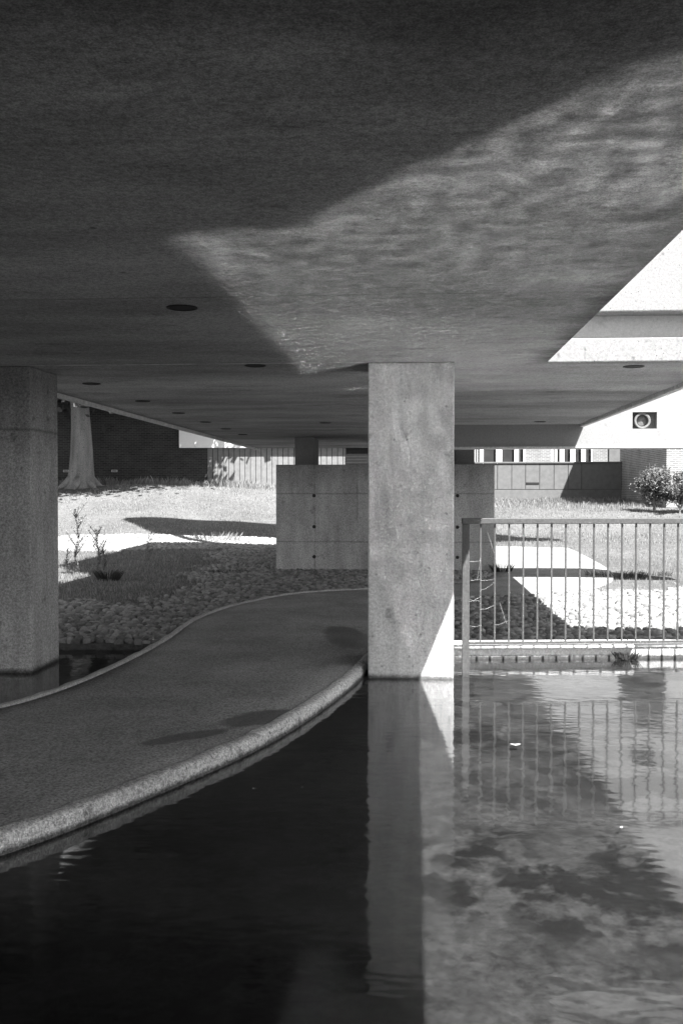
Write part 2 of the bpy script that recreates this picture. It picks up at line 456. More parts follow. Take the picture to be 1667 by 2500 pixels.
def build_ground():
    xs = np.concatenate([[-300, -120, -60, -35, -22, -15, -11, -9.02, -9.0], np.arange(-8.5, 13.6, 0.5), [13.98, 14, 16, 20, 27, 40, 70, 130, 300]])
    rows = [('a', v) for v in (-300, -100, -30, -10, -4, 0.0, 0.88, 0.9, 3, 6, 8.5)] + [('e', -0.02), ('e', 0.0)] + \
           [('a', v) for v in np.concatenate([np.arange(11.5, 48, 0.5), [50, 60, 80, 120, 180, 300]])]
    V = []
    for kind, v in rows:
        for x in xs:
            y = v if kind == 'a' else float(pool_edge(x)) + v
            inpool = (-9.0 <= x <= 13.98) and ((kind == 'a' and 0.9 <= v < 9) or (kind == 'e' and v < 0))
            z = -0.5 if inpool else float(rise(x, y))
            V.append((x, y, z))
    nx = len(xs); F = []
    for j in range(len(rows) - 1):
        for i in range(nx - 1):
            F.append((j * nx + i, j * nx + i + 1, (j + 1) * nx + i + 1, (j + 1) * nx + i))
    o = raw('ground', V, F, M['turf'])
    setting(o)

def build_pool():
    xs = np.linspace(-9, 13.98, 60); ys = np.linspace(0.9, 10.9, 40)
    V = [(x, y, -0.035 + 0.006 * math.sin(x * 2.1 + y) + 0.005 * math.sin(y * 3.1 - x * 0.7)) for y in ys for x in xs]
    F = [(j * 60 + i, j * 60 + i + 1, (j + 1) * 60 + i + 1, (j + 1) * 60 + i) for j in range(39) for i in range(59)]
    setting(raw('pool_floor', V, F, M['silt']))
    setting(MB().add([(-8.99, 0.91, 0), (13.97, 0.91, 0), (13.97, 11.0, 0), (-8.99, 11.0, 0)], [(0, 1, 2, 3)]).build('water', M['water']))

def path_z(x, y):
    return np.maximum(0.068, rise(x, y) + 0.035)

def build_path():
    T = np.gradient(CR, axis=0); T /= np.linalg.norm(T, axis=1)[:, None]
    CRI = CR + np.c_[-T[:, 1], T[:, 0]] * 0.03
    n = len(CL); m = 8
    V = []
    for i in range(n):
        for k in range(m + 1):
            p = CL[i] * (1 - k / m) + CRI[i] * (k / m)
            V.append((p[0], p[1], float(path_z(p[0], p[1])) + 0.006 * math.sin(math.pi * k / m)))
    top = len(V)
    F = [(i * (m + 1) + k, i * (m + 1) + k + 1, (i + 1) * (m + 1) + k + 1, (i + 1) * (m + 1) + k) for i in range(n - 1) for k in range(m)]
    for i in range(n):
        for p in (CL[i], CRI[i]): V.append((p[0], p[1], -0.45))
    for i in range(n - 1):
        F.append((i * (m + 1), (i + 1) * (m + 1), top + 2 * (i + 1), top + 2 * i))
        F.append((i * (m + 1) + m, top + 2 * i + 1, top + 2 * (i + 1) + 1, (i + 1) * (m + 1) + m))
    setting(raw('path', V, F, M['path']))

def sweep(name, C, prof, mat, side, i0, i1):
    """kerb strip: prof = (inset from the curve, height over the path, absolute height or None)"""
    V = []; k = len(prof)
    for i in range(i0, i1):
        a = C[max(i - 1, 0)]; b = C[min(i + 1, len(C) - 1)]
        t = (b - a) / np.linalg.norm(b - a); nrm = np.array([-t[1], t[0]]) * side
        for (ins, h, absz) in prof:
            p = C[i] + nrm * ins
            jit = 0.004 * math.sin(i * 1.7 + ins * 40) + 0.003 * math.sin(i * 4.1)
            V.append((p[0], p[1], absz if absz is not None else float(path_z(*C[i])) + h + jit))
    n = i1 - i0
    F = [(i * k + j, i * k + j + 1, (i + 1) * k + j + 1, (i + 1) * k + j) for i in range(n - 1) for j in range(k - 1)]
    o = raw(name, V, F, mat, smooth=False)
    return setting(o)

# ------------------------------------------------------------------ cobbles and grass
def turf_mask(x, y):
    """the grassy mound that has crept over the cobbles on the left"""
    b = -3.45 - 0.13 * (y - 14) + 0.2 * np.sin(y * 1.3) + 0.15 * np.sin(y * 3.1 + 1)
    f = 13.15 + 0.25 * np.sin(x * 2.3) + 0.12 * np.sin(x * 5.1)
    b = b + 0.25 * np.sin(x * 9 + y * 4) * np.sin(y * 6.3)
    return (x < b) & (y > f) & (y < 24.5 + 0.5 * np.sin(x))
def cobble_mask(x, y):
    x = np.asarray(x, float); y = np.asarray(y, float)
    on_path = in_poly(x, y, PATH_POLY)
    left = (x > -10.5) & (x < 1.6) & (y > pool_edge(x) + 0.04) & (y < 29.0 + 0.15 * np.sin(x * 2)) & ~turf_mask(x, y)
    # left of the path, and between the path and the block
    rightside = (x > -0.1) & (x < 9) & (y > pool_edge(x) + 0.03) & (y < 15.6 + 0.35 * np.sin(x * 1.7))
    nearleft = left & ((x < np.interp(y, CL[:, 1], CL[:, 0])) | (y > 15.0))
    return (nearleft | rightside) & ~on_path & ~((x > 1.45) & (y > 15.4) & (x < 4))

def build_cobbles():
    pts = []
    ang = 0.35
    for (x0, x1, y0, y1, sx, sy, big, an) in ((-10.5, 1.6, 9.7, 29.3, 0.108, 0.068, 1.0, 0.35), (-0.1, 9.0, 9.5, 16.2, 0.12, 0.085, 1.05, -0.15)):
        nu = int(24 / sx); nv = int(24 / sy)
        cx, cy = (x0 + x1) / 2, (y0 + y1) / 2
        u, v = np.meshgrid((np.arange(nu) - nu / 2) * sx, (np.arange(nv) - nv / 2) * sy)
        u = u + (np.arange(nv) % 2)[:, None] * sx * 0.5
        u = u + rng.uniform(-.25, .25, u.shape) * sx; v = v + rng.uniform(-.22, .22, v.shape) * sy
        x = cx + u * math.cos(an) - v * math.sin(an); y = cy + u * math.sin(an) + v * math.cos(an)
        ok = (x > x0) & (x < x1) & (y > y0) & (y < y1)
        x, y = x[ok], y[ok]
        if x0 > -1: keep = cobble_mask(x, y) & (y < 16.2) & (x > -0.1) & (y < np.interp(x, CR[90:, 0], CR[90:, 1]))
        else: keep = cobble_mask(x, y) & ~((x > -0.45) & (y < 14.6)) & (np.abs(x + 0.0735 * y) < 0.40 * y + 0.6) & ~((x > -2.6) & (x < 1.5) & (y > 19))
        x, y = x[keep], y[keep]
        pts.append(np.c_[x, y, np.full(len(x), sx * 0.5 * big), np.full(len(x), sy * 0.53 * big), np.full(len(x), an)])
    P = np.vstack(pts); n = len(P)
    a = np.linspace(0, 2 * np.pi, 9)[:-1]
    ring = []
    for r, h in ((1.0, -0.25), (0.93, 0.45), (0.62, 0.86)):
        for t in a: ring.append((math.copysign(abs(math.cos(t)) ** 0.8, math.cos(t)) * r, math.copysign(abs(math.sin(t)) ** 0.8, math.sin(t)) * r, h))
    ring.append((0, 0, 1.0))
    B = np.array(ring); nb = len(B)
    sc = rng.uniform(0.62, 1.02, (n, 2)); hh = rng.uniform(0.025, 0.055, n)
    an = P[:, 4] + rng.normal(0, 0.3, n)
    bx = B[None, :, 0] * (P[:, 2] * sc[:, 0])[:, None]; by = B[None, :, 1] * (P[:, 3] * sc[:, 1])[:, None]
    bx = bx * (1 + rng.normal(0, 0.06, bx.shape)); by = by * (1 + rng.normal(0, 0.06, by.shape))
    tilt = rng.normal(0, 0.12, (n, 2))
    X = P[:, 0][:, None] + bx * np.cos(an)[:, None] - by * np.sin(an)[:, None]
    Y = P[:, 1][:, None] + bx * np.sin(an)[:, None] + by * np.cos(an)[:, None]
    Zb = rise(P[:, 0], P[:, 1]) + 0.012
    Z = Zb[:, None] + B[None, :, 2] * hh[:, None] + bx * tilt[:, :1] + by * tilt[:, 1:]
    V = np.stack([X, Y, Z], -1).reshape(-1, 3)
    f = []
    for L in range(2):
        for k in range(8): f.append((L * 8 + k, L * 8 + (k + 1) % 8, (L + 1) * 8 + (k + 1) % 8, (L + 1) * 8 + k))
    for k in range(0, 8, 2): f.append((16 + k, 16 + k + 1, 16 + (k + 2) % 8, 24))
    f = np.array(f)
    F = (f[None] + (np.arange(n) * nb)[:, None, None]).reshape(-1, 4)
    # mortar bed under the stones, following the ground
    gx = np.arange(-10.5, 9.0, 0.15); gy = np.arange(9.4, 29.4, 0.15)
    GX, GY = np.meshgrid(gx, gy)
    ok = cobble_mask(GX, GY)
    bedV = np.c_[GX.ravel(), GY.ravel(), (rise(GX, GY) + 0.012).ravel()]
    j, i = np.nonzero(ok[:-1, :-1] & ok[1:, 1:] & ok[:-1, 1:] & ok[1:, :-1])
    w = len(gx)
    bedF = np.c_[j * w + i, j * w + i + 1, (j + 1) * w + i + 1, (j + 1) * w + i] + len(V)
    o = raw('cobbles', np.vstack([V, bedV]), np.vstack([F, bedF]), [M['cobble'], M['mortar']], mi=[0] * len(F) + [1] * len(bedF))
    o.data.polygons.foreach_set('use_smooth', [True] * len(o.data.polygons))
    o['kind'] = 'stuff'
    return n

def blades(x, y, h, w, lean=0.45):
    n = len(x)
    z = rise(x, y)
    a = rng.uniform(0, 2 * np.pi, n); l = rng.uniform(0, lean, n) * h; la = rng.uniform(0, 2 * np.pi, n)
    dx, dy = np.cos(a) * w, np.sin(a) * w
    b0 = np.c_[x - dx, y - dy, z - 0.01]; b1 = np.c_[x + dx, y + dy, z - 0.01]
    m0 = np.c_[x + dx * .6 + .35 * l * np.cos(la), y + dy * .6 + .35 * l * np.sin(la), z + h * .6]
    tp = np.c_[x + l * np.cos(la), y + l * np.sin(la), z + h]
    V = np.stack([b0, b1, m0, tp], 1).reshape(-1, 3)
    F = np.arange(n)[:, None] * 4 + np.array([0, 1, 2, 3])[None]
    return V, F

def build_grass():
    Vs = []; Fs = []; off = 0
    def put(x, y, h, w, lean=0.5):
        nonlocal off
        V, F = blades(x, y, h, w, lean)
        Vs.append(V); Fs.append(F + off); off += len(V)
    def scatter(n, x0, x1, y0, y1, hlo, hhi, w, test=None):
        x = rng.uniform(x0, x1, n); y = rng.uniform(y0, y1, n)
        jx, jy = x + rng.normal(0, .16, n), y + rng.normal(0, .22, n)     # ragged edges
        ok = ~in_poly(jx, jy, PATH_POLY) & ~cobble_mask(jx, jy)
        # keep what can fall in or near the view
        ok &= (np.abs(x + 0.0735 * y) < 0.42 * y + 1.2)
        ok &= ~((x > -2.65) & (x < 1.55) & (y > 18.8) & (y < 21.5))
        if test is not None: ok &= test(x, y)
        x, y = x[ok], y[ok]
        clump = 0.6 + 0.8 * (np.sin(x * 3.1 + np.sin(y * 2.7) * 2) * np.sin(y * 2.3 + x) * 0.5 + 0.5)
        put(x, y, rng.uniform(hlo, hhi, len(x)) * clump, rng.uniform(.5, 1.2, len(x)) * w)
    scatter(48000, -9, -2.5, 13, 25, 0.02, 0.075, 0.004)
    scatter(36000, -17, 3, 26.5, 34, 0.03, 0.07, 0.008)
    scatter(30000, -20, 3, 33, 42, 0.03, 0.08, 0.011)
    scatter(20000, 1, 11, 15, 29, 0.02, 0.06, 0.006)
    scatter(20000, 1, 14, 28, 38, 0.03, 0.08, 0.010)
    scatter(14000, 1, 14, 38, 45.7, 0.06, 0.18, 0.013)
    scatter(6000, 1, 9.4, 42.5, 45.7, 0.08, 0.24, 0.012)
    scatter(7000, -18, -2, 39.5, 41.4, 0.10, 0.32, 0.013)
    # tufts growing along the far cobbles and the kerb
    n = 5200
    x = rng.uniform(-4.5, 1.5, n); y = 12.5 + rng.uniform(0, 12, n)
    ok = (np.sin(x * 5) * np.sin(y * 4) > 0.55) & ~in_poly(x, y, PATH_POLY) & ~((x > -2.65) & (y > 18.8))
    put(x[ok], y[ok], rng.uniform(.03, .09, ok.sum()), rng.uniform(.004, .008, ok.sum()))
    o = raw('grass', np.vstack(Vs), np.vstack(Fs), M['grass'])
    o['kind'] = 'stuff'

# ------------------------------------------------------------------ the building overhead
def build_building():
    root = empty('elevated_building', (-1, 8, 2.7))
    tag(root, 'raised concrete building spanning overhead, its stained soffit carrying recessed lights', 'building')
    near = [(-9, -6), (1.68, -6), (1.68, 1.16), (1.13, 1.16), (1.13, 8.54), (2.71, 8.54), (2.71, 24.73), (-3.97, 24.73), (-3.97, 8.54), (-9, 8.54)]
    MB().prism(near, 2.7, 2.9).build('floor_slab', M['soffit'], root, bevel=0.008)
    # the front above the notch: slab edge, shadow gap, rough upper wall
    MB().box(1.135, 9.0, 8.528, 8.90, 2.702, 2.905).build('slab_edge', M['facade'], root, bevel=0.01)
    MB().box(1.0, 9.0, 8.70, 9.2, 2.905, 3.12).build('recess', M['recess'], root)
    MB().box(0.95, 9.0, 8.50, 8.85, 3.12, 4.3).build('upper_wall', M['facade'], root, bevel=0.012)
    MB().box(2.725, 9.0, 8.905, 9.15, 2.712, 2.90).build('soffit_strip', M['soffit'], root)
    # hanging lips along both outer edges of the far slab
    MB().box(-4.02, -3.955, 8.6, 24.75, 2.655, 2.91).build('drip_edge', M['column'], root, bevel=0.006)
    MB().box(2.70, 2.765, 9.2, 16.36, 2.655, 2.91).build('drip_edge', M['column'], root, bevel=0.006)
    # storeys over the slab
    MB().box(-3.95, 1.08, -6, 8.6, 2.905, 4.9).box(-3.95, 2.6, 9.25, 15.0, 2.905, 4.9).box(-3.95, 2.6, 15.0, 22.5, 2.905, 8.6).build('storey', M['wall'], root)
    # unseen wall on slim posts, added high up to shade strips of lawn
    MB().box(-3.95, 8.0, 24.2, 24.7, 9.4, 14.8).build('shadow_wall', M['wall'], root)
    for x in (-3.8, -0.6, 2.3):
        MB().box(x - .11, x + .11, 24.35, 24.57, 2.90, 9.4).build('post', M['pier'], root)
    # the leg of the building behind and right of the viewer
    MB().box(0.98, 1.68, 0.46, 1.158, -0.3, 2.699).build('pier', M['column'], root)
    return root

def build_columns():
    for (x, y, w, d, mat, label) in ((-0.025, 8.40, 0.73, 0.68, 'column', 'pale square concrete column in the middle of the view, standing in water beside the railing'),
                                     (-3.72, 8.40, 0.74, 0.68, 'column_rough', 'dark mottled concrete column left of the curving path')):
        o = MB().box(x - w / 2, x + w / 2, y, y + d, -0.3, 2.699).build('concrete_column', M[mat], None, bevel=0.012, base=(x, y + d / 2, -0.3))
        tag(o, label, 'column', 'square columns holding up the slab')

LIGHTS = [(-1.38, 5.81, 'largest ceiling downlight, alone in the dark soffit nearest the viewer'),
          (-1.38, 8.52, 'ceiling downlight just past the pale joint line, left of the middle column'),
          (-3.27, 9.82, 'ceiling downlight first of the receding row, beside the dark mottled column'),
          (-3.28, 11.75, 'ceiling downlight second in the receding row along the left slab edge'),
          (-3.28, 13.57, 'ceiling downlight third in the receding row along the left slab edge'),
          (-3.28, 15.36, 'ceiling downlight fourth in the receding row along the left slab edge'),
          (-3.28, 17.05, 'ceiling downlight fifth in the receding row along the left slab edge'),
          (-3.28, 18.75, 'ceiling downlight farthest of the receding row along the left slab edge'),
          (-1.41, 15.68, 'ceiling downlight above the concrete block, between it and the middle column'),
          (1.92, 8.82, 'ceiling downlight tucked under the bright slab edge on the right'),
          (1.97, 15.66, 'ceiling downlight close in front of the wing wall, above the railing')]
def build_lights():
    proto = None
    for (x, y, label) in LIGHTS:
        if proto is None:
            root = empty('ceiling_downlight', (x, y, 2.7))
            MB().lathe((x, y, 2.7), 'z', [(0.092, -0.0005), (0.092, -0.006), (0.080, -0.008), (0.074, -0.003)], 32).build('trim_ring', M['trim'], root)
            MB().disc((x, y, 2.6965), 'z', 0.075).build('lamp_cover', M['lamp_glass'], root)
            proto = root; o = root
        else:
            o = proto.copy(); COL.objects.link(o); o.location = (x, y, 2.7)
            for ch in proto.children:
                c = ch.copy(); COL.objects.link(c); c.parent = o
        tag(o, label, 'ceiling light', 'round lights set into the soffit')

def build_block():
    root = empty('concrete_block', (-0.57, 20.1, 0.0))
    tag(root, 'massive board-marked concrete block with tie holes under the far slab', 'concrete block')
    MB().box(-2.66, 1.53, 18.9, 21.4, -0.1, 2.12).build('body', M['block'], root, bevel=0.012)
    for x in (-2.22, 1.02):
        MB().box(x - .195, x + .195, 19.9, 20.9, 2.122, 2.699).build('pier', M['pier'], root, bevel=0.006)
    for x in (-1.92, 0.83):
        for z in (0.34, 0.92, 1.52):
            MB().lathe((x, 18.899, z), 'y', [(0.034, 0.0), (0.030, -0.003), (0.027, 0.0)], 16).disc((x, 18.8975, z), 'y', 0.0285, 16).build('tie_hole', M['dark'], root)

def build_wing_wall():
    root = empty('wing_wall', (2.6, 16.6, 2.34))
    tag(root, 'sunlit pale concrete wing wall with a round vent, carried above the lawn', 'wall')
    # wall built round the vent recess x 3.55..3.94, z 2.62..2.90
    b = MB()
    b.box(-0.15, 3.55, 16.37, 16.9, 2.34, 5.2).box(3.94, 5.5, 16.37, 16.9, 2.34, 5.2)
    b.box(3.55, 3.94, 16.37, 16.9, 2.34, 2.625).box(3.55, 3.94, 16.37, 16.9, 2.895, 5.2)
    b.box(3.54, 3.95, 16.52, 16.85, 2.61, 2.91)
    b.build('wall_panel', M['wall'], root)
    MB().box(-0.15, 5.5, 16.345, 16.9, 2.315, 2.339).build('bottom_ledge', M['coping'], root)
    v = MB().lathe((3.715, 16.52, 2.757), 'y', [(0.132, 0.0), (0.132, -0.12), (0.122, -0.128), (0.098, -0.125), (0.094, -0.05)], 40).build('round_vent', M['zinc'], root)
    MB().lathe((3.715, 16.47, 2.757), 'y', [(0.094, 0.0), (0.07, -0.012), (0.03, -0.02), (0.001, -0.022)], 40).build('vent_cover', M['zinc'], v)

# ------------------------------------------------------------------ railing
def build_railing():
    ax, ay, bx, by = 0.455, 8.69, 3.19, 9.03
    root = empty('railing', (ax, ay, 0))
    tag(root, 'grey steel railing of thin upright bars standing in the water', 'railing')
    L = math.hypot(bx - ax, by - ay); tx, ty = (bx - ax) / L, (by - ay) / L; nx, ny = -ty, tx
    def bar(s0, s1, w0, w1, z0, z1, name, bevel=0.003):
        p = [(ax + tx * s + nx * w, ay + ty * s + ny * w) for s, w in ((s0, w0), (s1, w0), (s1, w1), (s0, w1))]
        return MB().prism(p, z0, z1).build(name, M['steel'], root, bevel=bevel)
    bar(-0.036, L + 0.036, -0.028, 0.028, 1.315, 1.366, 'handrail', 0.006)
    bar(0.033, L - 0.033, -0.012, 0.012, 0.254, 0.276, 'bottom_rail')
    bar(-0.032, 0.032, -0.012, 0.012, -0.12, 1.3145, 'post')
    bar(L - 0.032, L + 0.032, -0.012, 0.012, -0.12, 1.3145, 'post')
    n = 21; st = (L - 0.0) / (n + 0.5)
    for i in range(1, n + 1):
        s = i * 0.1262 + 0.005
        if s > L - 0.05: break
        bar(s - 0.0075, s + 0.0075, -0.006, 0.006, 0.2765, 1.3145, 'baluster', 0.0)
    # spider webs between the post and the first bars
    w = MB()
    r2 = random.Random(5)
    def P(s, z): return Vector((ax + tx * s, ay + ty * s - 0.014, z))
    for (s0, z0, s1, z1, sag) in ((0.04, 0.98, 0.13, 1.0, .02), (0.04, 0.82, 0.125, 0.83, .012), (0.13, 0.8, 0.25, 0.83, .01), (0.13, 0.75, 0.25, 0.80, .02), (0.03, 0.62, 0.13, 0.68, .012),
                                  (0.035, 0.66, 0.12, 0.64, .02), (0.04, 0.42, 0.13, 0.42, .015), (0.19, 1.23, 0.25, 1.06, .0), (0.26, 0.44, 0.37, 0.46, .02), (0.3, 0.6, 0.36, 0.44, .0), (0.13, 1.02, 0.10, 0.82, .01), (0.13, 0.55, 0.25, 0.6, .02)):
        for q in range(1):
            dz = r2.uniform(-.02, .02)
            pts = [P(s0 + (s1 - s0) * k / 6, z0 + dz + (z1 - z0 - dz) * k / 6 - 0.5 * sag * math.sin(math.pi * k / 6) + r2.uniform(-.004, .004)) for k in range(7)]
            w.tube(pts, [r2.uniform(.0003, .0006) for _ in pts], 4, False)
    tag(w.build('spider_web', M['web']), 'ragged white spider webs strung between the railing post and first bars', 'spider web')

def build_pool_kerb():
    # coping along the far edge of the pool, parallel to the railing
    def line(x, off): return 9.36 + 0.107 * (x - 0.45) + off
    def strip(x0, x1, o0, o1, z0, z1, name, bevel=0.01):
        p = [(x0, line(x0, o0)), (x1, line(x1, o0)), (x1, line(x1, o1)), (x0, line(x0, o1))]
        return setting(MB().prism(p, z0, z1).build(name, M['coping'], None, bevel=bevel))
    strip(-0.32, 13.9, 0.045, 0.42, -0.45, 0.104, 'pool_kerb')
    strip(-0.32, 2.10, -0.005, 0.35, 0.1065, 0.136, 'pool_coping')
    strip(2.105, 13.9, 0.03, 0.35, 0.1065, 0.136, 'pool_coping')

# ------------------------------------------------------------------ planting
def leaf_cloud(c, rad, n, size, squash=(1, 1, 1), clumps=26, seed=0, hollow=0.35, csize=0.34):
    r = np.random.default_rng(seed)
    d = r.normal(size=(clumps, 3)); d /= np.linalg.norm(d, axis=1)[:, None]
    cc = d * (r.uniform(hollow, 0.92, clumps) ** 0.6)[:, None]
    k = r.integers(0, clumps, n)
    p = cc[k] + r.normal(size=(n, 3)) * csize * r.uniform(0.4, 1.0, (n, 1)) * 0.6
    p = p * np.array(squash) * rad + np.array(c)
    u = r.normal(size=(n, 3)); u /= np.linalg.norm(u, axis=1)[:, None]
    w = np.cross(u, r.normal(size=(n, 3))); w /= np.linalg.norm(w, axis=1)[:, None]
    s = (r.uniform(0.6, 1.3, n) * size)[:, None]
    V = np.stack([p - u * s, p + w * s * .5, p + u * s, p - w * s * .5], 1).reshape(-1, 3)
    F = np.arange(n)[:, None] * 4 + np.array([0, 1, 2, 3])
    return V, F

def build_trees():
    def tree(x, y, r0, h, crown_c, crown_r, squash, n, label, seed, lean=0.0, leaf=0.19):
        z = float(rise(x, y))
        root = empty('tree', (x, y, z))
        tag(root, label, 'tree')
        prof = [(0, 1.75), (.12, 1.45), (.35, 1.2), (.8, 1.05), (1.6, 0.94), (2.6, 0.82), (4.0, 0.72), (6.0, 0.6), (h, 0.3)]
        pts = [(x + lean * q / h + 0.05 * math.sin(q), y, z - 0.15 + q) for q, _ in prof]
        b = MB(); b.tube(pts, [r0 * f for _, f in prof], 20)
        for k in range(7):                                     # root flare
            a = k * 0.9 + 0.3
            b.tube([(x + math.cos(a) * r0 * .7, y + math.sin(a) * r0 * .7, z + .38), (x + math.cos(a) * r0 * 1.35, y + math.sin(a) * r0 * 1.35, z + .1), (x + math.cos(a) * r0 * 2.1, y + math.sin(a) * r0 * 2.1, z - .1)], [r0 * .42, r0 * .32, r0 * .12], 8)
        r3 = random.Random(seed)
        for k in range(9):
            a = k * 2.4; q = r3.uniform(3.9, 6.5)
            e = Vector(crown_c) + Vector((math.cos(a) * crown_r * .75, math.sin(a) * crown_r * .7, r3.uniform(-.2, .6) * crown_r * squash[2]))
            s = Vector((x + lean * q / h, y, z + q)); m = s.lerp(e, .5) + Vector((0, 0, .5))
            b.tube([s, m, e], [r0 * .38, r0 * .24, r0 * .06], 8)
        b.build('trunk', M['bark'], root, smooth=True)
        V, F = leaf_cloud(crown_c, crown_r, n, leaf, squash, 60, seed)
        raw('crown', V, F, M['leaf'], root, base=tuple(root.location))
    tree(-13.15, 38.1, 0.46, 9, (-12.9, 37.8, 8.0), 6.0, (1.12, 0.85, 0.50), 40000, 'smooth pale tree trunk with flared foot before the dark brick wall', 3)
    tree(-4.4, 36.0, 0.28, 10, (-5.3, 36.4, 10.6), 3.6, (1.0, 0.8, 0.8), 1, 'x', 4) if False else None

def build_bushes():
    for (x, y, zc, rad, sq, label, n, seed) in ((8.58, 36.0, 1.86, 0.60, (1.0, 1.0, 1.3), 'dark round bush on a bare stem before the brick house corner', 11000, 11),
                                                (9.35, 35.5, 1.76, 0.56, (1.15, 1.0, 1.05), 'lower paler bush with forked stem at the right edge, by the taller one', 7500, 12)):
        z = float(rise(x, y))
        root = empty('bush', (x, y, z)); tag(root, label, 'bush', 'two bushes by the brick house')
        b = MB()
        if seed == 11:
            b.tube([(x, y, z - .1), (x + .02, y, z + .2), (x - .01, y, zc)], [.055, .045, .03], 8)
        else:
            b.tube([(x, y, z - .1), (x + .01, y, z + .15)], [.045, .035], 8)
            for dx in (-.22, -.05, .16, .3): b.tube([(x + .01, y, z + .14), (x + dx * .5, y + .03, z + .33), (x + dx, y, zc)], [.028, .02, .008], 6)
        r4 = random.Random(seed)
        for k in range(8):
            a = k * 0.8; b.tube([(x, y, zc - .25), (x + math.cos(a) * .25, y + math.sin(a) * .25, zc + r4.uniform(-.1, .3))], [.02, .006], 5)
        b.build('stem', M['bark'], root)
        V, F = leaf_cloud((x, y, zc), rad, n, 0.046, sq, 34, seed, 0.2, 0.30)
        raw('crown', V, F, M['bush_leaf'], root, base=tuple(root.location))

def weed(x, y, h, label, seed, name='tall_weed', mat='weed_leaf', leaves=46, leaf=0.045, branch=4):
    r = random.Random(seed)
    z = float(rise(x, y))
    root = empty(name, (x, y, z)); tag(root, label, 'weed', 'weeds growing at the edge of the cobbles')
    b = MB(); lv = []; lf = []
    stems = []
    main = [Vector((x + 0.03 * math.sin(k * 1.3 + seed) * h, y, z - .02 + h * k / 7)) for k in range(8)]
    b.tube(main, [0.006 * (1 - k / 9) + .0015 for k in range(8)], 5); stems.append(main)
    for k in range(branch):
        s = main[2 + k % 5]; a = r.uniform(0, 6.28); l = h * r.uniform(.15, .32)
        st = [s + Vector((math.cos(a) * l * t * .7, math.sin(a) * l * t * .7, l * t)) for t in (0, .33, .66, 1)]
        b.tube(st, [.006, .005, .004, .002], 4); stems.append(st)
    for i in range(leaves):
        st = stems[0] if i % 2 else r.choice(stems)
        q = r.uniform(0.6, len(st) - 1.01); j = int(q); p = st[j].lerp(st[j + 1], q - j)
        a = r.uniform(0, 6.28); d = Vector((math.cos(a), math.sin(a), r.uniform(-.3, .8))).normalized(); s = d.cross(Vector((0, 0, 1))).normalized()
        L = leaf * r.uniform(.6, 1.4)
        o = len(lv); lv += [p, p + d * L * .5 + s * L * .22, p + d * L, p + d * L * .5 - s * L * .22]; lf.append((o, o + 1, o + 2, o + 3))
    b.build('stem', M[mat], root)
    lb = MB(); lb.add(lv, lf); lb.build('leaves', M[mat], root)
    return root

def tuft(name, x, y, n, spread, h, label, seed, mat='dark_tuft', w=0.0035, cat='grass tuft', z=None):
    r = random.Random(seed)
    z = float(rise(x, y)) if z is None else z
    b = MB()
    for i in range(n):
        a = r.uniform(0, 6.28); q = spread * math.sqrt(r.random()) * .5; l = r.uniform(.5, 1.1) * h
        p = Vector((x + math.cos(a) * q * 1.5, y + math.sin(a) * q, z - .01)); d = Vector((math.cos(a) * r.uniform(.1, .9), math.sin(a) * r.uniform(.1, .9), 1)) * l
        s = Vector((-math.sin(a + 1), math.cos(a + 1), 0)) * w
        b.add([p - s, p + s, p + d * .6 + s * .6 + Vector((0, 0, .1 * l)), p + d], [(0, 1, 2, 3)])
    return tag(b.build(name, M[mat], None, base=(x, y, z)), label, cat)

def build_weeds():
    weed(-6.15, 17.6, 1.25, 'tallest leafy weed, standing in the sunlight beside the dark column', 21, leaves=1300, branch=22)
    weed(-5.52, 17.2, 0.62, 'thin weed between the tallest weed and the dark tuft', 22, leaves=420, branch=10)
    weed(-5.85, 17.9, 0.85, 'bushy weed close behind the tallest one', 23, leaves=800, branch=16)
    weed(-5.10, 18.6, 0.75, 'slender weed right of the weed cluster, against the bright lawn', 24, leaves=170, branch=6)
    weed(-6.45, 17.9, 0.5, 'short weed touching the edge of the dark column', 25, leaves=200, branch=7)
    tuft('grass_tuft', -5.25, 16.6, 260, 0.24, 0.2, 'dark upright grass clump at the foot of the tall weeds', 31)
    tuft('grass_tuft', -3.45, 18.2, 900, 0.55, 0.08, 'low dark grass patch in the shaded cobbles left of the block', 32)
    tuft('grass_tuft', -5.6, 27.6, 160, 0.9, 0.3, 'sunlit pale wispy grass tuft on the bright strip left of the block', 33, 'grass')
    tuft('grass_tuft', 1.66, 18.75, 130, 0.2, 0.2, 'dark weed tuft at the right foot of the concrete block', 34)
    tuft('grass_tuft', 3.62, 17.9, 260, 0.7, 0.15, 'ragged grass tuft in the wing wall shadow, seen through the railing', 35)
    tuft('grass_tuft', 4.35, 18.4, 160, 0.5, 0.10, 'small dark tuft at the pointed end of the wing wall shadow', 36)
    tuft('pond_weed', 2.02, 9.50, 170, 0.14, 0.07, 'clump of dark weed hanging on the pool kerb at the waterline', 37, 'dark_tuft', 0.004, 'weed', 0.015)

